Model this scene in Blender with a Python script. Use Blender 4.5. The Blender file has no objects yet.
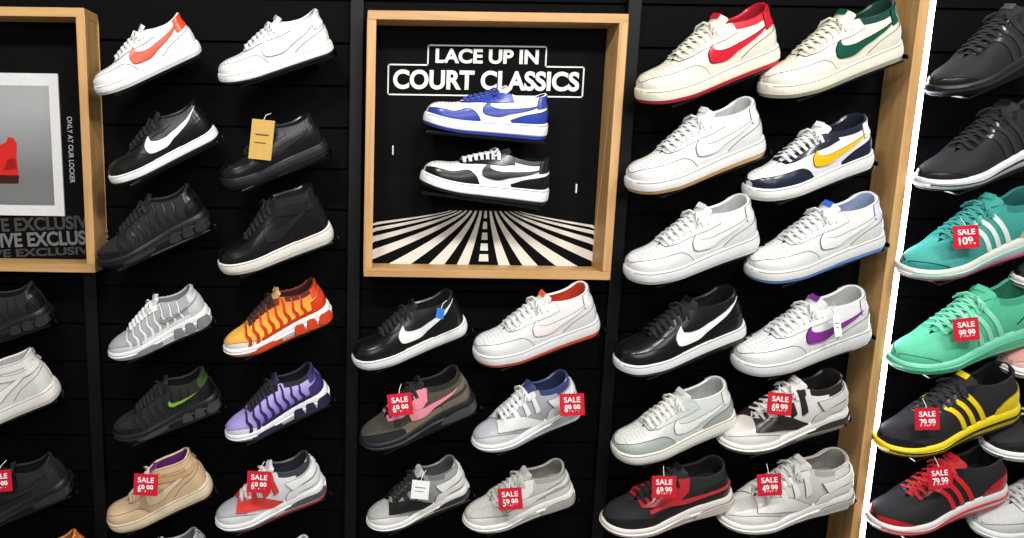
import bpy, bmesh, math, random, numpy as np
from mathutils import Matrix, Vector

# Sneaker wall in a shoe shop. World units are metres: wall plane at y = 0, +x to the right, +z up,
# shelves and boxes project towards -y (the customer side).
scene = bpy.context.scene
scene.view_settings.view_transform = 'Standard'

# ---------------------------------------------------------------- camera
cd = bpy.data.cameras.new('camera'); cam = bpy.data.objects.new('camera', cd)
scene.collection.objects.link(cam); scene.camera = cam
M3 = Matrix.Rotation(math.radians(90-9.25), 3, 'X') @ Matrix.Rotation(math.radians(0.84), 3, 'Z')
cam.matrix_world = Matrix.Translation((0, -1.85, 1.55)) @ M3.to_4x4()
cd.sensor_width = 36; cd.lens = 26.016; cd.shift_x = .1484; cd.clip_start = .02

# ---------------------------------------------------------------- materials
def lin(h):
    h = h.lstrip('#'); r = []
    for i in (0, 2, 4):
        c = int(h[i:i+2], 16)/255
        r.append(c/12.92 if c <= .04045 else ((c+.055)/1.055)**2.4)
    return (*r, 1)
def darker(h, f=.72):
    h = h.lstrip('#')[:6]; return '#'+''.join('%02x' % int(int(h[i:i+2], 16)*f) for i in (0, 2, 4))
MC = {}
def mat(color, kind='leather'):
    key = (color, kind)
    if key in MC: return MC[key]
    m = bpy.data.materials.new(kind+'_'+color.strip('#').replace('#', '_')); m.use_nodes = True
    nt = m.node_tree; b = nt.nodes['Principled BSDF']; N = nt.nodes.new; Lk = nt.links.new
    tc = N('ShaderNodeTexCoord')
    if kind == 'emit':
        b.inputs['Base Color'].default_value = lin(color)
        b.inputs['Emission Color'].default_value = lin(color); b.inputs['Emission Strength'].default_value = 18
        MC[key] = m; return m
    rough = dict(leather=.28, mesh=.8, rubber=.5, gloss=.1, paint=.5, matte=.75, black=.7, paper=.7, metal=.3, suede=.95, floor=.4)[kind]
    b.inputs['Roughness'].default_value = rough
    if kind == 'metal': b.inputs['Metallic'].default_value = .8
    if kind in ('paint', 'paper', 'matte'): b.inputs['Specular IOR Level'].default_value = .2
    if kind == 'black': b.inputs['Specular IOR Level'].default_value = .06
    no = N('ShaderNodeTexNoise'); Lk(tc.outputs['Object'], no.inputs['Vector'])
    no.inputs['Scale'].default_value = dict(mesh=900, suede=500, floor=6).get(kind, 260); no.inputs['Detail'].default_value = 2
    mx = N('ShaderNodeMix'); mx.data_type = 'RGBA'
    if '#' in color[1:]:
        a, c2 = color[1:].split('#')
        sp = N('ShaderNodeSeparateXYZ'); Lk(tc.outputs['Generated'], sp.inputs[0])
        mr = N('ShaderNodeMapRange'); mr.inputs[1].default_value = .3; mr.inputs[2].default_value = .75
        Lk(sp.outputs['Z'], mr.inputs[0]); Lk(mr.outputs[0], mx.inputs['Factor'])
        mx.inputs['A'].default_value = lin(a); mx.inputs['B'].default_value = lin(c2)
    else:
        c = lin(color)
        dk = .6 if kind == 'mesh' else .92
        mx.inputs['A'].default_value = (c[0]*dk, c[1]*dk, c[2]*dk, 1); mx.inputs['B'].default_value = c
        mr = N('ShaderNodeMapRange'); mr.inputs[1].default_value = .35; mr.inputs[2].default_value = .55
        Lk(no.outputs['Fac'], mr.inputs[0]); Lk(mr.outputs[0], mx.inputs['Factor'])
    Lk(mx.outputs['Result'], b.inputs['Base Color'])
    if kind in ('leather', 'mesh', 'suede', 'rubber'):
        bp = N('ShaderNodeBump'); bp.inputs['Strength'].default_value = .2; bp.inputs['Distance'].default_value = .0005
        Lk(no.outputs['Fac'], bp.inputs['Height']); Lk(bp.outputs[0], b.inputs['Normal'])
    MC[key] = m; return m

def wood_mat(name, axis):
    m = bpy.data.materials.new(name); m.use_nodes = True
    nt = m.node_tree; b = nt.nodes['Principled BSDF']; N = nt.nodes.new; Lk = nt.links.new
    tc = N('ShaderNodeTexCoord'); mp = N('ShaderNodeMapping'); sc = [60, 60, 60]; sc[axis] = 3
    mp.inputs['Scale'].default_value = sc
    no = N('ShaderNodeTexNoise'); no.inputs['Scale'].default_value = 1; no.inputs['Detail'].default_value = 5
    no.inputs['Distortion'].default_value = .6
    cr = N('ShaderNodeValToRGB'); cr.color_ramp.elements[0].position = .25; cr.color_ramp.elements[1].position = .75
    cr.color_ramp.elements[0].color = lin('#a57a48'); cr.color_ramp.elements[1].color = lin('#c79f6a')
    Lk(tc.outputs['Object'], mp.inputs[0]); Lk(mp.outputs[0], no.inputs['Vector']); Lk(no.outputs['Fac'], cr.inputs[0])
    Lk(cr.outputs[0], b.inputs['Base Color']); b.inputs['Roughness'].default_value = .5
    return m
WX, WZ = wood_mat('birch_plywood_horizontal', 0), wood_mat('birch_plywood_vertical', 2)

# ---------------------------------------------------------------- mesh builder
class MB:
    def __init__(s): s.v = []; s.f = []; s.m = []; s.mats = []
    def mi(s, m):
        if m not in s.mats: s.mats.append(m)
        return s.mats.index(m)
    def grid(s, A, m, flip=False, closed=False):
        n, k = A.shape[:2]; o = len(s.v); s.v.extend(map(tuple, A.reshape(-1, 3)))
        kk = k if closed else k-1
        for i in range(n-1):
            for j in range(kk):
                j2 = (j+1) % k
                q = (o+i*k+j, o+i*k+j2, o+(i+1)*k+j2, o+(i+1)*k+j)
                s.f.append(q[::-1] if flip else q)
                s.m.append(s.mi(m(i, j) if callable(m) else m))
    def poly(s, pts, m):
        o = len(s.v); s.v.extend(map(tuple, pts)); s.f.append(tuple(range(o, o+len(pts)))); s.m.append(s.mi(m))
    def box(s, a, b, m, M=None):
        o = len(s.v)
        P = [Vector((x, y, z)) for x in (a[0], b[0]) for y in (a[1], b[1]) for z in (a[2], b[2])]
        if M: P = [M @ p for p in P]
        s.v.extend(map(tuple, P))
        for q in ((0, 1, 3, 2), (4, 6, 7, 5), (0, 4, 5, 1), (2, 3, 7, 6), (0, 2, 6, 4), (1, 5, 7, 3)):
            s.f.append(tuple(o+i for i in q)); s.m.append(s.mi(m))
    def tube(s, pts, r, m, n=6, flat=1.0):
        pts = np.array(pts, float); T = np.gradient(pts, axis=0); T /= np.linalg.norm(T, axis=1)[:, None]+1e-9
        up = np.array([0, 0, 1.0]); rows = []
        for p, t in zip(pts, T):
            a = np.cross(t, up)
            if np.linalg.norm(a) < .1: a = np.cross(t, [1, 0, 0])
            a /= np.linalg.norm(a); b = np.cross(a, t)
            rows.append([p+r*(a*math.cos(q)+flat*b*math.sin(q)) for q in np.linspace(0, 2*math.pi, n, endpoint=False)])
        s.grid(np.array(rows), m, closed=True)
        s.poly(rows[0], m); s.poly(rows[-1][::-1], m)
    def obj(s, name, smooth=None, merge=True, bevel=0):
        me = bpy.data.meshes.new(name); me.from_pydata(s.v, [], s.f)
        for m in s.mats: me.materials.append(m)
        me.polygons.foreach_set('material_index', s.m)
        bm = bmesh.new(); bm.from_mesh(me)
        if merge: bmesh.ops.remove_doubles(bm, verts=bm.verts, dist=2e-5)
        bmesh.ops.recalc_face_normals(bm, faces=bm.faces); bm.to_mesh(me); bm.free()
        if smooth:
            me.polygons.foreach_set('use_smooth', [True]*len(me.polygons)); me.set_sharp_from_angle(angle=math.radians(smooth))
        ob = bpy.data.objects.new(name, me); scene.collection.objects.link(ob)
        if bevel:
            md = ob.modifiers.new('bevel', 'BEVEL'); md.width = bevel; md.segments = 2; md.limit_method = 'ANGLE'
        return ob

def curve(*pts):
    xs = np.array([p[0] for p in pts], float); ys = np.array([p[1] for p in pts], float); m = np.gradient(ys, xs)
    def f(x):
        x = np.clip(np.asarray(x, float), xs[0], xs[-1]); i = np.clip(np.searchsorted(xs, x, side='right')-1, 0, len(xs)-2)
        h = xs[i+1]-xs[i]; t = (x-xs[i])/h
        return (2*t**3-3*t**2+1)*ys[i]+(t**3-2*t**2+t)*h*m[i]+(-2*t**3+3*t**2)*ys[i+1]+(t**3-t**2)*h*m[i+1]
    return f
def pathsample(pts, n):
    p = np.array(pts, float)
    if len(p) == 1: return np.repeat(p, n, 0)
    d = np.r_[0, np.cumsum(np.linalg.norm(np.diff(p, axis=0), axis=1))]
    u = np.linspace(0, d[-1], n)
    if len(p) == 2: return np.stack([np.interp(u, d, p[:, 0]), np.interp(u, d, p[:, 1])], 1)
    return np.stack([curve(*zip(d, p[:, 0]))(u), curve(*zip(d, p[:, 1]))(u)], 1)
def sstep(a, b, x):
    t = np.clip((x-a)/(b-a), 0, 1); return t*t*(3-2*t)

# ---------------------------------------------------------------- sneaker generator
L0 = .30
wb_cup = curve((0, .043), (.15, .046), (.3, .050), (.45, .046), (.6, .042), (.75, .041), (.9, .042), (1, .042))
wb_run = curve((0, .040), (.15, .045), (.3, .050), (.45, .044), (.6, .040), (.75, .042), (.9, .043), (1, .042))
def capf(s, a, e=2.2): return np.where(s < a, np.sqrt(np.clip(1-np.abs((a-s)/a)**e, 0, 1)), 1.0)
HC = {
 'low':  curve((0, .031), (.1, .033), (.2, .038), (.3, .048), (.42, .065), (.55, .079), (.62, .080), (.72, .073), (.82, .070), (.92, .074), (1, .079)),
 'run':  curve((0, .031), (.1, .033), (.2, .038), (.3, .049), (.42, .064), (.55, .078), (.62, .077), (.72, .063), (.82, .058), (.92, .064), (1, .070)),
 'mid':  curve((0, .031), (.1, .032), (.2, .037), (.3, .048), (.42, .072), (.52, .097), (.6, .112), (.7, .112), (.82, .107), (.92, .107), (1, .110)),
 'sock': curve((0, .031), (.1, .033), (.2, .038), (.3, .051), (.42, .069), (.55, .086), (.62, .088), (.72, .071), (.82, .066), (.92, .074), (1, .080)),
}
TH = {
 'cup': curve((0, .031), (.3, .032), (.6, .036), (1, .041)),
 'run': curve((0, .024), (.25, .027), (.5, .035), (.75, .046), (1, .047)),
 'thin': curve((0, .027), (.5, .029), (1, .033)),
}
gap = curve((0, 0), (.24, 0), (.29, .008), (.4, .013), (.52, .016), (.62, .022), (.75, .027), (.9, .029), (1, .029))
SS = np.unique(np.r_[.17*(1-np.cos(np.linspace(0, math.pi/2, 12))), np.linspace(.17, .88, 30), 1-.12*(1-np.cos(np.linspace(0, math.pi/2, 11)))])

def sneaker(name, st, C, Lw):
    shape, sole = {'af': ('low', 'cup'), 'court': ('low', 'thin'), 'mid': ('mid', 'cup'), 'tn': ('run', 'run'), 'run': ('run', 'run'),
                   'hua': ('sock', 'run'), 'ad': ('sock', 'run')}[st]
    hc0, th = HC[shape], TH[sole]; hs = C.get('hs', 1.0); hc = lambda s: hc0(s)*(1+(hs-1)*sstep(.1, .5, s))
    blunt = 1 if sole != 'run' else 0
    wbase = wb_cup if blunt else wb_run
    ca, ce = (.17, 2.6) if blunt else (.20, 2.35)
    def wid(s): return wbase(s)*capf(s, ca, ce)*capf(1-s, .13, 2.4)
    cen = lambda s: .012*(1-s)**2
    g = lambda k, d=None: C.get(k, C.get(d, C['base']) if d else C['base'])
    zbf = lambda s: .011*np.clip(1-s/.32, 0, 1)**2+.003*np.clip((s-.9)/.1, 0, 1)**2
    def P0(s, t, side):
        s = np.asarray(s, float); t = np.asarray(t, float)
        w = wid(s)*.95; gg = np.clip(gap(s), 0, None)*capf(1-s, .09); gg = np.minimum(gg, w*.82)
        h = hc(s)*(capf(s, .15, 2.3) if blunt else capf(s, .20, 2.1)); ph = t*math.pi/2
        ya = gg+(w-gg)*np.clip(np.cos(ph), 0, 1)**.72; za = np.sin(ph)**.9
        yb = w+(gg-w)*t**1.6+.003*np.sin(math.pi*t)*capf(1-s, .12); zb = t
        k = sstep(.3, .62, s)
        y = ya*(1-k)+yb*k; z = za*(1-k)+zb*k
        kb = sstep(.8, 1, s)
        x = L0*(.012+.976*s)+kb*(.004*np.sin(math.pi*np.clip(t*1.3, 0, 1))-.012*t+.004*np.clip(t-.8, 0, 1)/.2)
        return np.stack([x, cen(s)+side*y, zbf(s)+th(s)-.001+h*z], -1)
    def P(s, t, side, off=0):
        s = np.clip(s, 0, 1); t = np.clip(t, 0, 1); p = P0(s, t, side)
        e = .004
        a = P0(np.clip(s+e, 0, 1), t, side)-P0(np.clip(s-e, 0, 1), t, side); b = P0(s, np.clip(t+e, 0, 1), side)-P0(s, np.clip(t-e, 0, 1), side)
        n = np.cross(a, b); n /= np.linalg.norm(n, axis=-1, keepdims=True)+1e-12
        out = np.stack([(s-.5)*.4, side*np.ones_like(s)*.6, np.ones_like(s)*.35], -1)
        n *= np.sign((n*out).sum(-1, keepdims=True)+1e-9)
        return p+n*(np.asarray(off)[..., None] if np.ndim(off) else off)
    def Ms(s, f, side, off=0):
        s = np.asarray(s, float); f = np.asarray(f, float); o = off+.0018*np.sin(math.pi*np.clip(f, 0, 1))
        return np.stack([L0/2+(s-.5)*(L0+2*o), cen(s)+side*(wid(s)+o*capf(s, .1)*capf(1-s, .08)), zbf(s)+f*th(s)], -1)
    mb = MB()
    uk = C.get('kind', 'mesh' if st in ('tn', 'run', 'ad') else 'leather')
    mB = mat(g('base'), uk); mV = mat(g('vamp'), uk); mCo = mat(g('collar'), uk); mLi = mat(g('lining', 'collar'), 'mesh')
    NT = 12; tt = np.linspace(0, 1, NT+1); S, T = np.meshgrid(SS, tt, indexing='ij')
    for side in (-1, 1):
        A = P0(S, T, side)
        mb.grid(A, lambda i, j: mV if SS[i] < .29 else (mCo if (SS[i] > .64 and j >= NT-2) else mB), flip=side > 0)
    s2 = SS[SS > .28]
    for side in (-1, 1):
        one = np.full_like(s2, 1.)
        cols = [P(s2, one, side), P(s2, one, side, -.003)+np.array([0, 0, .0025]), P(s2, one, side, -.006)] + [P(s2, one*q, side, -.006) for q in (.85, .55, .3, .1)]
        mb.grid(np.stack(cols, 1), lambda i, j: mCo if j < 2 else mLi)
    mb.grid(np.stack([P(s2, np.full_like(s2, .15), -1, -.003), P(s2, np.full_like(s2, .15), 1, -.003)], 1), mLi)
    # sole unit
    mM = mat(g('mid', 'white'), 'rubber'); mO = mat(g('out', 'mid'), 'rubber')
    lay = [(0, -.006, mO), (.05, -.0005, mO), (.24, .0005, mO), (.25, -.0014, mM), (.30, -.0014, mM), (.31, .0010, mM), (.5, .0012, mM), (.7, .001, mM), (.92, .0005, mM), (1, -.0015, mM), (1.02, -.006, mM)]
    if sole == 'run': lay = [(0, -.006, mO), (.04, -.0005, mO), (.15, .0, mO), (.16, -.002, mM), (.3, .001, mM), (.55, .003, mM), (.6, .0005, mM), (.8, .002, mM), (.97, .001, mM), (1.04, -.001, mM), (1.05, -.005, mM)]
    for side in (-1, 1):
        A = np.stack([Ms(SS, np.full_like(SS, f), side, o) for f, o, _ in lay], 1)
        mb.grid(A, lambda i, j: lay[j][2], flip=side > 0)
    for f, o, m in (lay[0], lay[-1]):
        mb.grid(np.stack([Ms(SS, np.full_like(SS, f), -1, o), Ms(SS, np.full_like(SS, f), 1, o)], 1), m)
    def ov(A, B, col, off=.0014, n=22, m=6, kind='leather', fn=P, sides=(-1, 1), edge=0):
        a = pathsample(A, n); b = pathsample(B, n); f = np.linspace(0, 1, m)[None, :, None]
        G = a[:, None]*(1-f)+b[:, None]*f; G0 = G
        G = np.pad(G, ((1, 1), (1, 1), (0, 0)), mode='edge'); O = np.zeros(G.shape[:2]); O[1:-1, 1:-1] = off
        for side in sides:
            mb.grid(fn(np.clip(G[..., 0], .002, .999), np.clip(G[..., 1], 0, 1.0), side, O), mat(col, kind), flip=side > 0)
            if edge:
                ec = mat(darker(col, .50) if col > '#5' else '#000000', 'matte')
                for L in ((G0[:, -1], G0[:, 0], G0[0], G0[-1]) if edge == 2 else (G0[:, -1],)):
                    s_, t_ = np.clip(L[:, 0], .003, .998), np.clip(L[:, 1], 0, .99)
                    if np.ptp(t_)+np.ptp(s_) < .01: continue
                    mb.tube(fn(s_, t_, side, off*.4), .0013, ec, n=4)
    def swoosh(col, off=.0034, kind='af'):
        if kind == 'long':
            Ao = [(.47, .72), (.42, .56), (.40, .38), (.445, .18), (.54, .18), (.66, .35), (.80, .59), (.965, .92)]
            Bi = [(.47, .72), (.468, .61), (.48, .50), (.525, .45), (.59, .46), (.68, .56), (.80, .72), (.965, .92)]
        elif kind == 'small':
            Ao = [(.60, .55), (.58, .46), (.585, .36), (.62, .30), (.68, .33), (.76, .42), (.86, .56)]
            Bi = [(.60, .55), (.602, .49), (.612, .44), (.64, .41), (.69, .43), (.76, .48), (.86, .56)]
        else:
            Ao = [(.49, .66), (.45, .54), (.435, .40), (.465, .22), (.54, .19), (.66, .33), (.78, .49), (.91, .70)]
            Bi = [(.49, .66), (.485, .57), (.495, .49), (.535, .44), (.59, .44), (.68, .50), (.78, .59), (.91, .70)]
        ov(Ao, Bi, col, off, n=30, m=6, edge=2)
    sw = C.get('swoosh'); sk = C.get('sk', 'long' if st == 'court' else 'af'); mh = C.get('mh', 1.0)
    if st in ('af', 'court', 'mid'):
        ov([(.004, 0), (.1, 0), (.2, 0), (.32, 0), (.42, 0)], [(.012, .97*mh), (.04, .66*mh), (.1, .54*mh), (.2, .48*mh), (.3, .42), (.37, .26), (.42, .02)], g('mud'), n=34, edge=1)
        if st != 'court': ov([(.36, 0), (.55, 0), (.72, 0)], [(.35, .22), (.52, .10), (.72, .10)], g('quarter'), .0008)
        ov([(.68, 0), (.82, 0), (.998, 0)], [(.67, .08), (.81, .34), (.998, .50)], g('heel'), .0016, edge=1)
        ov([(.265, .84), (.36, .68), (.48, .64), (.58, .66), (.68, .76)], [(.265, .995), (.36, .995), (.48, .995), (.58, .995), (.66, .995)], g('eye'), .002, edge=2)
        ov([(.885, .58), (.998, .60)], [(.90, .99), (.998, .99)], g('tab', 'heel'), .0022, n=10, edge=2)
        if sw: swoosh(sw, kind=sk)
        if st == 'mid':
            ov([(.56, .70), (.75, .60), (.99, .60)], [(.56, .86), (.75, .74), (.99, .73)], g('strap', 'eye'), .004, edge=2)
            ov([(.66, .84), (.82, .82), (.99, .82)], [(.66, .98), (.82, .98), (.99, .98)], g('cuff', 'collar'), .003, edge=1)
        pm = mat(g('perf') if 'perf' in C else '#707070' if g('vamp') > '#8' else '#000000', 'matte')
        for s_ in (.07, .10, .13, .16, .19, .22):
            for t_ in (.66, .76, .86, .95):
                for side in (-1, 1):
                    q = lambda ds, dt: P(np.array(s_+.02*(t_-.8)+ds), np.array(t_+dt), side, .0004)
                    c = q(0, 0); px_ = q(.004, 0)-q(-.004, 0); py_ = q(0, .02)-q(0, -.02)
                    px_ = px_/np.linalg.norm(px_)*.0012; py_ = py_/np.linalg.norm(py_)*.0012
                    mb.poly([c+px_*math.cos(a)+py_*math.sin(a) for a in np.linspace(0, 2*math.pi, 7)[:-1]], pm)
        for s_ in np.linspace(.31, .59, 7):
            for side in (-1, 1):
                q = lambda ds, dt: P(np.array(s_+ds), np.array(.80+dt), side, .0026)
                c = q(0, 0); px_ = q(.004, 0)-q(-.004, 0); py_ = q(0, .02)-q(0, -.02)
                px_ = px_/np.linalg.norm(px_)*.0016; py_ = py_/np.linalg.norm(py_)*.0016
                mb.poly([c+px_*math.cos(a)+py_*math.sin(a) for a in np.linspace(0, 2*math.pi, 7)[:-1]], pm)
    elif st == 'tn':
        rc = g('rib')
        ov([(.004, 0), (.1, 0), (.2, 0), (.34, 0)], [(.012, .85), (.06, .40), (.15, .30), (.34, .03)], g('mud'), .0016, n=26, edge=1)
        ov([(.34, 0), (.6, 0), (.85, 0)], [(.34, .10), (.6, .12), (.85, .2)], rc, .0022, n=20, m=3)
        for i in range(8):
            s0 = .20+.078*i
            ov([(s0, .02), (s0+.028, .25), (s0+.016, .50), (s0+.036, .75), (s0+.040, .97)],
               [(s0+.036, .02), (s0+.054, .25), (s0+.034, .50), (s0+.048, .75), (s0+.050, .97)], rc, .0030, n=20, m=3, edge=1)
        ov([(.84, 0), (.998, 0)], [(.86, .5), (.998, .62)], g('heel'), .0018, n=12, edge=1)
        ov([(.28, .86), (.42, .82), (.6, .80)], [(.28, .99), (.42, .99), (.62, .99)], g('eye'), .002, edge=1)
        ov([(.90, .64), (.998, .64)], [(.91, .98), (.998, .98)], g('tab', 'heel'), .0024, n=8)
        if sw: swoosh(sw, .0046, 'small')
    elif st == 'hua':
        ov([(.004, 0), (.1, 0), (.2, 0), (.36, 0)], [(.012, .9), (.06, .50), (.16, .42), (.36, .10)], g('mud'), .0016, n=26, edge=1)
        ov([(.20, .50), (.32, .30), (.44, .12), (.52, .02)], [(.245, .98), (.34, .72), (.46, .44), (.62, .02)], g('eye'), .0030, edge=2)
        for s0 in (.28, .38, .48, .57):
            ov([(s0, .50-.5*(s0-.28)), (s0+.005, .96)], [(s0+.045, .55-.5*(s0-.28)), (s0+.035, .96)], g('eye'), .0036, n=10, m=3, edge=2)
        ov([(.28, .84), (.42, .84), (.62, .84)], [(.28, .99), (.42, .99), (.62, .99)], g('eye'), .0030, edge=1)
        ov([(.64, .02), (.72, .30), (.84, .40), (.999, .42)], [(.74, .02), (.80, .16), (.9, .20), (.999, .20)], g('strap'), .0046, edge=2)
        ov([(.74, .34), (.86, .48), (.999, .52)], [(.70, .66), (.85, .72), (.999, .74)], g('strap'), .0062, edge=2)
        ov([(.80, .76), (.999, .78)], [(.82, .97), (.999, .97)], g('tab', 'base'), .0012)
    elif st == 'run':
        ov([(.004, 0), (.1, 0), (.2, 0), (.36, 0)], [(.012, .9), (.06, .50), (.16, .42), (.36, .16)], g('mud'), .0016, n=26, edge=1)
        ov([(.36, 0), (.6, 0), (.8, 0)], [(.34, .28), (.58, .22), (.8, .32)], g('quarter'), .0012, edge=1)
        ov([(.26, .74), (.4, .50), (.52, .42), (.62, .60)], [(.265, .99), (.4, .99), (.54, .99), (.65, .99)], g('eye'), .002, edge=2)
        ov([(.72, 0), (.86, 0), (.998, 0)], [(.70, .2), (.82, .66), (.998, .72)], g('heel'), .0018, edge=1)
        ov([(.30, .42), (.45, .36), (.6, .26), (.8, .36), (.97, .40)], [(.30, .54), (.45, .50), (.6, .40), (.8, .48), (.97, .52)], g('wave', 'quarter'), .0026, edge=2)
        if sw: swoosh(sw, .0046, 'af')
    elif st == 'ad':
        ov([(.004, 0), (.1, 0), (.2, 0)], [(.012, .9), (.05, .5), (.2, .04)], g('mud'), .0012, edge=1)
        ov([(.74, 0), (.88, 0), (.998, 0)], [(.76, .25), (.86, .5), (.998, .60)], g('heel'), .002, edge=1)
        for i in range(3):
            s0 = .42+.075*i
            ov([(s0+.07, .05), (s0+.02, .5), (s0-.035, .86)], [(s0+.105, .05), (s0+.055, .5), (s0+.0, .86)], g('stripe'), .0022, n=12, m=3, edge=1)
        ov([(.27, .84), (.42, .82), (.6, .82)], [(.28, .99), (.42, .99), (.62, .99)], g('eye'), .002, edge=1)
    if sole == 'run':
        a = g('air', 'mid')
        if st == 'ad':
            ov([(.02, .55), (.3, .5), (.6, .52), (.98, .5)], [(.02, .63), (.3, .58), (.6, .62), (.98, .60)], a, .003, fn=Ms, n=30, m=3)
        elif st == 'tn':
            for s_, e_ in ((.62, .72), (.735, .83), (.845, .975)):
                ov([(s_, .22), ((s_+e_)/2, .12), (e_, .18)], [(s_+.01, .55), ((s_+e_)/2, .76), (e_-.005, .68)], a, .0040, fn=Ms, kind='gloss', m=5, n=12, edge=2)
            ov([(.22, .24), (.33, .16), (.50, .26)], [(.22, .45), (.33, .62), (.50, .5)], g('air2', 'air'), .0036, fn=Ms, kind='gloss', m=4, edge=2)
        elif st == 'run':
            ov([(.64, .25), (.78, .16), (.98, .20)], [(.66, .52), (.80, .68), (.97, .66)], a, .0040, fn=Ms, kind='gloss', m=5, edge=2)
            ov([(.05, .5), (.3, .42), (.6, .60)], [(.05, .56), (.3, .50), (.6, .67)], a, .0030, fn=Ms, m=3, n=24)
        else:
            ov([(.60, .40), (.78, .34), (.98, .38)], [(.60, .48), (.80, .66), (.98, .62)], a, .0040, fn=Ms, m=4, edge=2)
            ov([(.05, .30), (.3, .26), (.5, .22)], [(.05, .40), (.3, .40), (.5, .34)], a, .0028, fn=Ms, m=3, n=24)
    else:
        ov([(.0, .86), (.5, .86), (1, .86)], [(.0, .90), (.5, .90), (1, .90)], darker(g('mid', 'white'), .62), .0012, n=40, m=3, fn=Ms)
    # tongue
    us = np.linspace(.27, .56, 8); pc = P0(us, np.ones_like(us), 1); path = [np.array([p[0], cen(s), p[2]-.0015]) for p, s in zip(pc, us)]
    e = path[-1]; up = (.018 if shape != 'mid' else .012)*hs
    path += [e+np.array([.010, 0, up*.45]), e+np.array([.018, 0, up*.85]), e+np.array([.022, 0, up])]
    path = np.array(path); Tn = np.gradient(path, axis=0); Tn /= np.linalg.norm(Tn, axis=1)[:, None]; rows = []
    hw = np.r_[np.linspace(.014, .022, 8), .025, .026, .020]
    for p, t, h_ in zip(path, Tn, hw):
        n_ = np.array([-t[2], 0, t[0]]); r = []
        for q in np.linspace(0, 2*math.pi, 14, endpoint=False):
            c_, s_ = math.cos(q), math.sin(q); r.append(p+np.array([0, h_*c_, 0])+n_*(.005*s_-.007*c_*c_))
        rows.append(r)
    mT = mat(g('tongue'), 'mesh'); mb.grid(np.array(rows), mT, closed=True); mb.poly(rows[-1], mT)
    pb = path[-2]; nb = np.array([-Tn[-2][2], 0, Tn[-2][0]])*.0062; tb = Tn[-2]
    mb.poly([pb+nb+np.array([0, sy*.012, 0])+tb*sx*.006 for sx, sy in ((-1, -1), (-1, 1), (1, 1), (1, -1))], mat(g('label', 'tongue'), 'leather'))
    # laces
    ml = mat(g('lace'), 'mesh'); ls = np.linspace(.30, .555, 7)
    for i, s_ in enumerate(ls):
        l = P(np.array([s_, s_]), np.array([.82, .97]), -1, .0038); r = P(np.array([s_, s_]), np.array([.97, .82]), 1, .0038)
        mid = (l[1]+r[0])/2+np.array([0, 0, .0055])
        pts = [l[0]-np.array([0, 0, .002]), l[1], (l[1]*.5+mid*.5)+np.array([0, 0, .0018]), mid, (r[0]*.5+mid*.5)+np.array([0, 0, .0018]), r[0], r[1]-np.array([0, 0, .002])]
        mb.tube(pts, .0042, ml, n=6, flat=.5)
        if i < len(ls)-1:
            l2 = P(np.array(ls[i+1]), np.array(.97), -1, .004); r2 = P(np.array(ls[i+1]), np.array(.97), 1, .004)
            for a_, b_ in ((l[1], r2), (r[0], l2)):
                m_ = (a_+b_)/2+np.array([0, 0, .004]); mb.tube([a_, (a_+m_)/2+np.array([0, 0, .001]), m_, (m_+b_)/2+np.array([0, 0, .001]), b_], .0030, ml, n=5, flat=.6)
    c0 = path[7]+np.array([.0, 0, .007])
    for sd in (-1, 1):
        mb.tube([c0, c0+np.array([-.006, sd*.012, .005]), c0+np.array([-.014, sd*.024, -.002]), c0+np.array([-.016, sd*.030, -.012]), c0+np.array([-.006, sd*.024, -.006]), c0], .0024, ml, n=5)
    k = Lw/L0
    mb.v = [(x*k, y*k, z*k) for x, y, z in mb.v]
    return mb.obj(name, smooth=38)

blk = mat('#070708', 'gloss'); satin = mat('#050506', 'black')
def frame_from(toe, heel, tau):
    d = (heel-toe).normalized(); up = Vector((-d.z, 0, d.x)); up = (up-d*up.dot(d)).normalized()
    back = up.cross(d)
    up2 = (up*math.cos(tau)-back*math.sin(tau)).normalized(); y2 = up2.cross(d)
    return Matrix(((d.x, y2.x, up2.x), (d.y, y2.y, up2.y), (d.z, y2.z, up2.z)))
def place(name, st, C, tp, hp, yt=-.135, dy=.05, tau=16, shelf=True):
    """tp / hp: world (x, z) of the toe end and heel end of the slanted display shelf."""
    toe = Vector((tp[0], yt, tp[1])); heel = Vector((hp[0], yt+dy, hp[1]))
    d = (heel-toe).normalized()
    if shelf:
        toe = toe+d*.014; heel = heel-d*.012; drop = Vector((0, 0, -.012)); toe += drop; heel += drop
    L = (heel-toe).length; R = frame_from(toe, heel, math.radians(tau)); k = L/.3
    ob = sneaker(name, st, C, L)
    M = Matrix.Translation(toe) @ R.to_4x4() @ Matrix.Translation((0, -.006*k, 0)); ob.matrix_world = M
    if shelf:
        mb = MB()
        mb.box((.04*k, -.036*k, -.006), (.29*k, .050*k, -.0005), blk)
        for lx in (.10*k, .22*k):
            a = Vector((lx, .045*k, -.004)); p = M @ a; q = M.inverted() @ Vector((p.x, -.012, p.z))
            mb.tube([a, (a+q)/2, q], .006, satin, n=8)
        mb.box((.304*k, -.030*k, -.006), (.308*k, .050*k, .004), blk)
        so = mb.obj('shoe_shelf', bevel=.001); so.matrix_world = M
    return M

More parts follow.
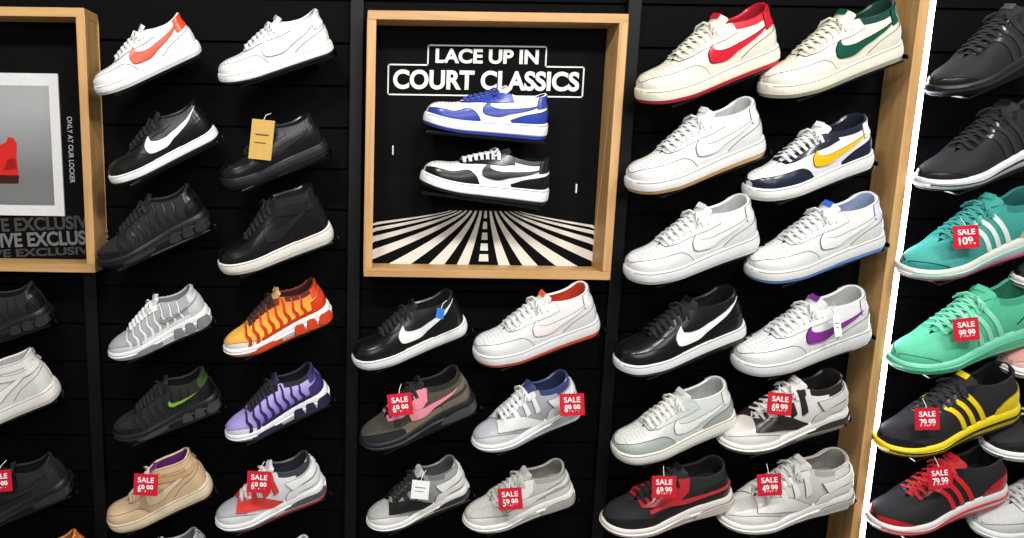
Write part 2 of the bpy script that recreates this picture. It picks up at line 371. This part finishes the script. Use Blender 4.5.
WH = '#dededd'; BK = '#0e0e10'
def D(**k):
    d = dict(base=WH, white=WH); d.update(k); return d
LT, RS, HT = 'low_top_sneaker', 'running_shoe', 'high_top_sneaker'
shoes = [
 (LT, 'court', D(swoosh='#e8481f', tab='#e8481f', lining='#d9d9d9', out='#dcdcdc', collar='#e0e0e0'), (-.606, 1.657), (-.360, 1.782)),
 (LT, 'court', D(swoosh='#e4e4e4', out='#141414', lining='#c9c9c9'), (-.329, 1.687), (-.058, 1.784)),
 (LT, 'af', D(base='#dad7c6', mud='#dfdccd', swoosh='#c11a2e', heel='#dcd8c8', tab='#b81428', collar='#b81428', lining='#b81428', label='#c11a2e', mid='#dfdbc8', out='#b81428', tongue='#dad6c6'), (.623, 1.655), (.950, 1.782)),
 (LT, 'af', D(base='#dad7c6', mud='#dfdccd', swoosh='#0f4a38', heel='#dcd8c8', tab='#0f4a38', collar='#103c30', lining='#103c30', label='#0f4a38', mid='#dfdbc8', out='#9a9c86', tongue='#dad6c6'), (.902, 1.672), (1.225, 1.795)),
 (LT, 'court', dict(base=BK, white=WH, swoosh='#ececec', mid='#e0e0e0', out='#121212', lace=BK), (-.580, 1.456), (-.324, 1.590)),
 (LT, 'af', dict(base='#0d0d0f', white=WH, swoosh='#17171a', mid='#101012', lace='#0b0b0c'), (-.326, 1.453), (-.068, 1.559)),
 (LT, 'af', D(mud='#e1e1e0', swoosh='#e4e4e4', out='#c69a5e'), (.614, 1.455), (.939, 1.579)),
 (LT, 'af', D(base='#dedfe0', mud='#1d2233', swoosh='#f0b414', eye='#1b2030', heel='#1b2030', tab='#e0e0e0', collar='#1b2030', tongue='#e0e0e0', lace='#dcdcdc', mid='#e4e4e2', out='#e2e2dc'), (.887, 1.445), (1.191, 1.554)),
 (RS, 'tn', dict(base='#0d0d0f', white=WH, rib='#1a1a1d', mid='#0c0c0d', air='#2b2b30', eye='#19191b'), (-.618, 1.264), (-.344, 1.386)),
 (HT, 'mid', dict(base='#0d0d0f', white=WH, swoosh='#19191c', mid='#dcd9cf', out='#d8d4c8', lace='#0c0c0d'), (-.334, 1.256), (-.054, 1.361)),
 (LT, 'af', D(swoosh='#e4e4e4'), (.624, 1.249), (.947, 1.359)),
 (LT, 'af', D(swoosh='#e4e4e4', out='#5f8fd8', label='#3a6cc8', tab='#d5dced', lining='#aebfdf'), (.910, 1.256), (1.239, 1.366)),
 (RS, 'tn', dict(base='#a9abae', white=WH, rib='#e2e2e2', mid='#e2e2e2', air='#7c8084', mud='#cfd0d1', eye='#e4e4e4', heel='#c4c5c7', out='#c9c9c9', swoosh='#8d9094', lace='#e6e6e6', tongue='#dddddd'), (-.601, 1.043), (-.347, 1.154)),
 (RS, 'tn', dict(base='#f4c24a#e8701c', white=WH, kind='mesh', vamp='#efb548', rib='#c8380f', mid='#e8e8e8', air='#d8451e', mud='#e8e0d2', eye='#7c2410', heel='#d0401a', out='#e05a20', lace='#2a1a14', tongue='#caa06a', collar='#5c1c10'), (-.325, 1.057), (-.055, 1.168)),
 (LT, 'court', dict(base='#101012', white=WH, swoosh='#ececec', mid='#e2e2e2', out='#dcdcdc', lace='#111111', collar='#17171a'), (-.016, 1.032), (.270, 1.145)),
 (LT, 'af', D(swoosh='#ebe2df', out='#e5512f', label='#e5512f', lining='#e5512f'), (.274, 1.046), (.588, 1.150)),
 (LT, 'af', dict(base='#0f0f11', white=WH, swoosh='#f0f0f0', mid='#e4e4e4', out='#0e0e0f', tab='#111113', lace='#101010', sk='long'), (.616, 1.027), (.937, 1.145)),
 (LT, 'af', D(swoosh='#7d2c8c', label='#7d2c8c', tab='#e0dce4'), (.899, 1.034), (1.235, 1.142)),
 (RS, 'tn', dict(base='#0f100f', white=WH, rib='#1b1c1b', mid='#111111', air='#3a3f3a', swoosh='#7ea53a', out='#1a1a1a', tab='#33491c'), (-.599, .841), (-.326, .943)),
 (RS, 'tn', dict(base='#6e55b4#b9aee6', white=WH, kind='mesh', vamp='#a99bdd', rib='#2c2352', mid='#e4e4e8', air='#2a2440', mud='#dedcea', eye='#1c1a26', heel='#3a2f66', out='#2a2440', lace='#16141c', tongue='#2b2344', collar='#1c1a26'), (-.323, .843), (-.058, .963)),
 (RS, 'run', dict(base='#4c4638', white=WH, vamp='#4a4538', mud='#26262a', eye='#e88a9c', quarter='#7d745d', heel='#6f6858', swoosh='#e78fa2', mid='#14151a', air='#44444a', out='#15161a', lace='#1a1a1a', collar='#16161a', tongue='#17171a', wave='#3a382f'), (.006, .827), (.298, .952)),
 (RS, 'hua', D(base='#a1a5ac', vamp='#b4b7bd', mud='#d6d7d8', eye='#e2e2e2', strap='#dcdee0', mid='#e4e4e2', air='#a0a3a6', tab='#34406c', collar='#35416a', tongue='#39466f', lace='#e5e5e5', out='#d8d8d8'), (.280, .829), (.557, .941)),
 (LT, 'af', D(base='#d0d4d0', vamp='#dadcd7', mud='#aab3ad', swoosh='#ebebe5', eye='#c1c8c2', heel='#a9b3ac', mid='#e6e4da', out='#cdd2c8', tab='#e2e4de', lace='#e6e5de'), (.626, .806), (.936, .923)),
 (RS, 'hua', D(base='#dcdad6', mud='#e2e0dc', vamp='#d2cfca', eye='#2b2422', tab='#26201e', strap='#cfccc8', mid='#e4e2de', air='#3a3230', out='#8c857c', collar='#26201e', lace='#e2e0dc'), (.880, .841), (1.204, .933)),
 (HT, 'mid', dict(base='#cfb08a', white=WH, vamp='#d9bc98', mud='#d4b792', swoosh='#dcc6a4', eye='#caa880', heel='#d6b892', strap='#c09d72', mid='#ddcdb0', out='#d6c19c', tongue='#7a2f86', lace='#d9c4a4', lining='#7a2f86', label='#8f3f9c', hs=.9), (-.619, .607), (-.352, .721)),
 (RS, 'hua', D(base='#d9dadc', vamp='#b0b4bb', mud='#e2e2e3', eye='#e8433c', strap='#e8e8e8', mid='#e6e6e6', air='#4b4f58', tab='#3a3c44', collar='#3a3c44', tongue='#e6e6e8', lace='#e6e6e6', out='#c3383a'), (-.352, .614), (-.066, .720)),
 (RS, 'hua', D(base='#8f9092', vamp='#b0b0ad', mud='#e2e2df', eye='#1a1a1b', strap='#e0e0dc', mid='#e2e1dd', air='#2a2a2b', tab='#9b9c9a', collar='#6c6d6c', tongue='#b9bab8', lace='#1c1c1c', out='#1c1c1d'), (.024, .618), (.292, .720)),
 (RS, 'run', D(base='#bdbcb7', vamp='#cccbc6', mud='#e2e1dc', eye='#dcdbd5', quarter='#dedcd6', heel='#e0dfda', wave='#a09f99', mid='#e5e4de', air='#a9a8a1', out='#d9d8d0', collar='#9c9a93', swoosh='#dad9d2'), (.263, .624), (.553, .713)),
 (RS, 'run', dict(base='#141416', white=WH, vamp='#161618', mud='#141416', eye='#b3282f', quarter='#1a1a1c', heel='#1a1a1c', wave='#c23038', mid='#e4deD8'.lower(), air='#cfc4bc', out='#dcd4cc', lace='#131314', collar='#141416', tongue='#1b1b1e'), (.607, .622), (.944, .711)),
 (RS, 'hua', D(base='#cac8c3', vamp='#d1cfcb', mud='#e2e0dc', eye='#dedbd6', strap='#e4e2dd', mid='#e5e3df', air='#b5b2ac', tab='#d2cfc9', collar='#a5a29d', out='#dedbd5'), (.897, .637), (1.240, .724)),
 # far-left bay
 (RS, 'tn', dict(base='#0f0f11', white=WH, rib='#1c1c1f', mid='#0c0c0d', air='#2b2b30'), (-.998, 1.059), (-.731, 1.150)),
 (HT, 'mid', D(base='#d8d6d0', swoosh='#e8e6e2', mid='#dedbd2', out='#d2cec2', hs=.9), (-1.007, .848), (-.723, .963)),
 (RS, 'run', dict(base='#121214', white=WH, mid='#101012', air='#2c2c30', wave='#222226', heel='#1f1f23'), (-.983, .607), (-.702, .715)),
 # lowest row
 (RS, 'tn', dict(base='#c98a4a', white=WH, rib='#2a1d16', mid='#d8d4ca', air='#444444', mud='#8a5a2c', heel='#e2762a', lace='#16110e', tongue='#3a2a20'), (-.929, .400), (-.651, .510)),
 (RS, 'hua', D(base='#b4b6b9', eye='#d8d8d8', strap='#9da0a4', mid='#e0e0e0', collar='#8f9296'), (-.622, .412), (-.346, .514)),
 (LT, 'af', D(), (-.346, .402), (-.070, .502)),
 (RS, 'run', D(base='#2a2a2d', mid='#dddddd'), (.000, .38), (.29, .48)),
 (RS, 'tn', dict(base='#121214', white=WH, rib='#222225', mid='#cfcfcf', air='#333338'), (.28, .38), (.57, .48)),
 (RS, 'run', D(base='#c9c9c9', mid='#dedede'), (.61, .37), (.93, .46)),
 (RS, 'hua', D(base='#b9b9b9', mid='#dedede'), (.90, .37), (1.23, .46)),
 # right bay
 (RS, 'ad', dict(base='#121214', white=WH, stripe='#2c2c30', heel='#1f1f22', mid='#151517', air='#2b2b2e', out='#0d0d0e'), (1.282, 1.681), (1.589, 1.812)),
 (RS, 'ad', dict(base='#131315', white=WH, stripe='#2a2a2d', heel='#1c1c1f', mid='#d9dadd', air='#1b1b1e', out='#141415', mud='#1c1c1e'), (1.282, 1.472), (1.614, 1.591)),
 (RS, 'ad', dict(base='#379b8f', white=WH, vamp='#3fa196', stripe='#d8e6df', heel='#d9a98f', mud='#2f8f86', mid='#d6d9cf', air='#8cc7bd', out='#b3487e', lace='#3a9a90', collar='#257a72'), (1.268, 1.268), (1.607, 1.373)),
 (RS, 'ad', dict(base='#54be94', white=WH, vamp='#5cc49b', stripe='#86dcb8', heel='#4fb98f', mud='#57c096', mid='#7bd0ae', air='#48b288', out='#5cbf98', lace='#7fdcb8', collar='#3f9c7c'), (1.275, 1.044), (1.628, 1.155)),
 (RS, 'ad', dict(base='#17181b', white=WH, stripe='#f0d21c', heel='#e9cb1a', mud='#16171a', mid='#f0d61e', air='#1a1a1c', out='#1c1c1e', lace='#222225', label='#f0d21c'), (1.270, .836), (1.615, .951)),
 (RS, 'ad', dict(base='#141316', white=WH, stripe='#d7262b', eye='#17161a', heel='#b32026', mud='#b81f25', mid='#e4e2e2', air='#c8262c', out='#c8262c', lace='#c8262c', collar='#1a1518', tongue='#b8242a'), (1.275, .636), (1.617, .742)),
 (RS, 'run', dict(base='#1a1c1a', white=WH, quarter='#e2e4e0', wave='#3fa06a', mid='#dcdedb'), (1.545, 1.245), (1.87, 1.35)),
 (RS, 'run', D(base='#cf8f86', vamp='#d49a90', mud='#e2bdb4', quarter='#dcb0a8', eye='#c97f78', wave='#e7d2cc', mid='#e2dcd8', air='#d9b5ae'), (1.545, 1.035), (1.87, 1.14)),
 (RS, 'run', dict(base='#1b1b1d', white=WH, quarter='#e2e2e2', wave='#e8e8e8', mid='#e2e2e2', air='#222222', lace='#e0e0e0'), (1.535, .830), (1.87, .939)),
 (RS, 'run', D(base='#c8c9c9', vamp='#d2d3d3', quarter='#b2b5b7', mid='#e0e0de', swoosh='#9a9da0'), (1.535, .622), (1.87, .732)),
]
for s in shoes: place(*s)

# ---------------------------------------------------------------- wall, slats, floor, ceiling
mb = MB(); mb.box((-2.2, .001, 0), (3.2, .08, 2.9), mat('#030303', 'black')); mb.obj('wall_back')
mb = MB()
z = .0
while z < 2.6:
    mb.box((-2.2, -.010, z), (3.2, 0, z+.095), satin); z += .1
mb.obj('slatwall_panel', bevel=.0015)
for x in (-.676, -.016, .639):
    mb = MB(); mb.box((x-.016, -.030, 0), (x+.016, -.010, 1.24 if x < -.5 else 2.7), mat('#08080a', 'paint')); mb.obj('shelf_upright', bevel=.002)
mb = MB(); mb.box((-2.2, -4, -.05), (3.2, .08, 0), mat('#77736c', 'floor')); mb.obj('floor')
mb = MB(); mb.box((-2.2, -4, 2.9), (3.2, .08, 2.95), mat('#c9c9c9', 'floor')); mb.obj('ceiling')

# ---------------------------------------------------------------- framed display (centre)
x0, x1, z0, z1, T = .009, .601, 1.2465, 1.860, .020
def display_box(name, x0, x1, z0, z1, depth=.10):
    mb = MB()
    mb.box((x0, -depth, z1-T), (x1, -.011, z1), WX); mb.box((x0, -depth, z0), (x1, -.011, z0+T), WX)
    mb.box((x0, -depth, z0+T), (x0+T, -.011, z1-T), WZ); mb.box((x1-T, -depth, z0+T), (x1, -.011, z1-T), WZ)
    mb.box((x0+T, -.016, z0+T), (x1-T, -.011, z1-T), mat('#09090a', 'black'))
    return mb.obj(name, bevel=.0015)
box = display_box('framed_shoe_display', x0, x1, z0, z1)
white = mat('#dcdcd9', 'paint'); YB = -.0175
def text(s, cx, cz, w, h, y, m, parent=None, rot=0, off=.0, matrix=None):
    cu = bpy.data.curves.new('lettering', 'FONT'); cu.body = s; cu.align_x = 'CENTER'; cu.align_y = 'CENTER'; cu.offset = off
    cu.materials.append(m); o = bpy.data.objects.new('lettering', cu); scene.collection.objects.link(o)
    cu.extrude = .002
    bpy.context.view_layer.update(); dm = o.dimensions
    sx, sy = w/max(dm.x, 1e-4), h/max(dm.y, 1e-4)
    bb = [Vector(q) for q in o.bound_box]; my = (min(q.y for q in bb)+max(q.y for q in bb))/2; mx = (min(q.x for q in bb)+max(q.x for q in bb))/2
    Mx = Matrix.Translation((cx, y, cz)) @ Matrix.Rotation(rot, 4, 'Y') @ Matrix.Rotation(math.pi/2, 4, 'X')
    if matrix: Mx = matrix @ Matrix.Translation((cx, y, cz)) @ Matrix.Rotation(math.pi/2, 4, 'X')
    Mx = Mx @ Matrix.Diagonal((sx, sy, .4, 1)) @ Matrix.Translation((-mx, -my, 0))
    if parent: o.parent = parent
    o.matrix_world = Mx
    return o
text('LACE UP IN', .297, 1.772, .247, .034, YB, white, box, off=.035)
text('COURT CLASSICS', .297, 1.716, .448, .046, YB, white, box, off=.035)
mb = MB()
pts = [(.1555, 1.796), (.438, 1.796), (.438, 1.750), (.5305, 1.750), (.5305, 1.680), (.061, 1.680), (.061, 1.750), (.1555, 1.750)]
for i, p in enumerate(pts):
    q = pts[(i+1) % len(pts)]; e = .0016
    mb.box((min(p[0], q[0])-e, YB-.001, min(p[1], q[1])-e), (max(p[0], q[0])+e, YB+.0014, max(p[1], q[1])+e), white)
cx, zt0, H = .309, 1.402, 1.402-(z0+T); cream = mat('#d8d2c8', 'paint')
for k in range(-7, 8):
    ak = abs(k); xb = math.copysign(.050*ak+.0022*ak**3, k); wb = .026+.0032*k*k; xt = k*.0120; wt = .0060
    N_ = 30
    for j in range(N_):
        u0, u1 = j/N_, (j+1)/N_
        X = lambda u, s: cx+xt+(xb-xt)*(u**1.25)+s*(wt+(wb-wt)*u**1.2)/2
        q = [(X(u0, -1), zt0-H*u0), (X(u0, 1), zt0-H*u0), (X(u1, 1), zt0-H*u1), (X(u1, -1), zt0-H*u1)]
        q = [(min(max(p[0], x0+T), x1-T), p[1]) for p in q]
        if max(p[0] for p in q)-min(p[0] for p in q) < 1e-4: continue
        if k == 0 and j % 6 in (4, 5): continue
        mb.poly([(a_, YB+.0005, b_) for a_, b_ in q], cream)
for px_, pz_ in ((.0764, 1.548), (.529, 1.462)):
    mb.box((px_-.002, YB-.006, pz_-.012), (px_+.001, YB, pz_+.010), white)
o = mb.obj('sign_graphics', merge=False); o.parent = box
FB = [(LT, 'af', D(base='#dedfe2', mud='#2c3f9c', swoosh='#2c3f9c', eye='#2c3f9c', heel='#2c3f9c', tab='#2c3f9c', collar='#dedfe2', lining='#24357e', tongue='#e2e2e4', lace='#2c3f9c', mid='#e4e4e4', out='#2c3f9c', hs=.84, mh=.62), (.143, 1.598), (.428, 1.576)),
      (LT, 'af', D(mud='#0f0f11', swoosh='#111113', eye='#0f0f11', heel='#0f0f11', tab='#0f0f11', collar='#0f0f11', tongue='#131315', lace='#e8e8e8', mid='#e4e4e2', out='#111113', hs=.88, mh=.7), (.138, 1.4605), (.437, 1.424))]
for s in FB:
    M = place(*s, yt=-.095, dy=.02, tau=6, shelf=False)
    mb = MB(); mb.box((.0, -.040, -.007), (.28, .03, -.0005), blk)
    for lx in (.08, .2):
        p = Vector((lx, .02, -.004)); q = M.inverted() @ Vector(((M @ p).x, -.017, (M @ p).z)); mb.tube([p, (p+q)/2, q], .005, satin, n=8)
    so = mb.obj('shoe_shelf', bevel=.001); so.matrix_world = M

# ---------------------------------------------------------------- left framed display
x1l, z1l, z0l = -.635, 1.856, 1.246
lb = display_box('framed_poster_display', x1l-.61, x1l, z0l, z1l)
w0 = x1l-T-.50
mb = MB()
mb.box((w0, -.021, 1.374), (-.734, -.016, 1.717), mat('#d2d2d2', 'paper'))
mb.box((w0+.02, -.0225, 1.401), (-.757, -.020, 1.688), mat('#6c6e6f#9a9c9c', 'paper'))
o = mb.obj('photo_print'); o.parent = lb
mb = MB(); sx_, sz_ = -.9065, 1.465
pr = [(-.07, 0), (.062, 0), (.066, .012), (.063, .050), (.066, .085), (.058, .098), (.046, .100), (.040, .088), (.024, .080), (.010, .084), (.0, .074), (-.02, .052), (-.06, .028), (-.075, .012)]
mb.poly([(sx_+p[0], -.0235, sz_+p[1]) for p in pr], mat('#c4231c', 'paper'))
mb.poly([(sx_+p[0], -.0240, sz_+p[1]) for p in ((-.075, -.012), (.064, -.012), (.067, .008), (-.075, .008))], mat('#3a1210', 'paper'))
mb.poly([(sx_+p[0], -.0240, sz_+p[1]) for p in ((.030, .020), (.062, .024), (.060, .050), (.040, .046))], mat('#8e140f', 'paper'))
o = mb.obj('printed_shoe', merge=False); o.parent = lb
text('ONLY AT OUR LOCKER', -.7115, 1.536, .16, .012, YB, mat('#bdbdbd', 'paint'), lb, rot=math.pi/2)
for i, (zz, hh) in enumerate(((1.350, .034), (1.313, .036), (1.279, .020))):
    text('EXCLUSIVE EXCLUSIVE', -.868+.03*(i % 2), zz, .42, hh, YB+.0005, mat('#6a6a6a' if i % 2 else '#3c3c3c', 'matte'), lb, rot=math.radians(-3), off=.03)

# ---------------------------------------------------------------- plywood fin + led strip
xf = 1.280
mb = MB(); mb.box((xf-.024, -.10, 0), (xf, -.010, 2.8), WZ); fin = mb.obj('plywood_divider', bevel=.001)
mb = MB(); mb.box((xf+.001, -.100, .0), (xf+.012, -.090, 2.8), mat('#e8f0ff', 'emit')); mb.obj('led_strip_light')

# ---------------------------------------------------------------- tags
red = mat('#c0182c', 'paper'); tw = mat('#f2f2f2', 'paper')
random.seed(4)
def sale(x, z, price, s=.95, y=-.200):
    rot = random.uniform(-8, 5)
    e = bpy.data.objects.new('sale_tag', None); scene.collection.objects.link(e); e.empty_display_size = .02
    e.matrix_world = Matrix.Translation((x, y, z)) @ Matrix.Rotation(math.radians(rot), 4, 'Y') @ Matrix.Rotation(math.radians(-10), 4, 'X')
    bpy.context.view_layer.update()
    h, w = .027*s, .030*s
    mb = MB(); mb.box((-w, -.0006, -h), (w, .0006, h), red)
    mb.tube([(0, 0, h), (.002, .006, h+.008), (.008, .022, h+.018)], .0007, tw, n=5)
    c = mb.obj('card'); c.parent = e
    for body, zz, ww, hh in (('SALE', .012*s, .040*s, .013*s), (price, -.009*s, .038*s, .018*s)):
        t = text(body, 0, zz, ww, hh, -.0012, tw, None, off=.01, matrix=e.matrix_world.copy())
        Mx = t.matrix_world.copy(); t.parent = e; t.matrix_world = Mx
for a in ((1.356, 1.374, '109.'), (1.387, 1.162, '99.99'), (1.327, .947, '79.99'), (1.377, .802, '79.99'), (.098, .963, '69.99'), (.498, .969, '89.99'), (.980, .978, '69.99'),
          (-.501, .755, '69.99'), (-.232, .766, '69.99'), (.365, .733, '59.99'), (.728, .769, '69.99'), (.977, .778, '49.99'), (-.847, .759, '79.99')):
    sale(*a)
def hang(x, z, w, h, col, rot=5, y=-.195):
    mb = MB(); mb.box((-w/2, -.0008, -h/2), (w/2, .0008, h/2), mat(col, 'paper'))
    mb.box((-w*.3, -.0012, h*.1), (w*.3, -.0007, h*.14), mat('#5a4a30', 'paper')); mb.box((-w*.3, -.0012, -h*.1), (w*.2, -.0007, -h*.07), mat('#5a4a30', 'paper'))
    mb.tube([(0, 0, h/2), (.003, .006, h/2+.012), (.012, .02, h/2+.02)], .0007, tw, n=5)
    o = mb.obj('hang_tag'); o.matrix_world = Matrix.Translation((x, y, z)) @ Matrix.Rotation(math.radians(rot), 4, 'Y') @ Matrix.Rotation(math.radians(-10), 4, 'X')
hang(-.221, 1.566, .050, .088, '#b8954f')
hang(.185, 1.180, .018, .024, '#2f6fc6', rot=10)
hang(.151, .750, .042, .044, '#e6e6e4')
hang(1.095, 1.165, .016, .05, '#e6e6e4', rot=-8)

# ---------------------------------------------------------------- lights
def area(name, loc, sx, sy, e, tgt, col=(1, 1, 1)):
    l = bpy.data.lights.new(name, 'AREA'); l.shape = 'RECTANGLE'; l.size = sx; l.size_y = sy; l.energy = e; l.color = col
    o = bpy.data.objects.new(name, l); scene.collection.objects.link(o); o.location = loc
    o.rotation_euler = (Vector(tgt)-Vector(loc)).to_track_quat('-Z', 'Y').to_euler()
area('back_fill_light', (-.6, -1.6, 2.85), .4, .2, 33, (-.2, 0, .85), (1, .97, .93))
area('back_fill_light', (.5, -1.6, 2.85), .4, .2, 24, (.5, 0, .85), (1, .97, .93))
area('back_fill_light', (1.5, -1.6, 2.85), .4, .2, 29, (1.2, 0, .85), (1, .97, .93))
area('back_fill_light', (.4, -3.4, 2.2), 3, .6, 40, (.4, 0, .7))  # added fill lamp behind the camera, not a ceiling fixture
w = bpy.data.worlds.new('store_ambient'); scene.world = w; w.use_nodes = True
w.node_tree.nodes['Background'].inputs[0].default_value = (.95, .98, 1, 1); w.node_tree.nodes['Background'].inputs[1].default_value = .20
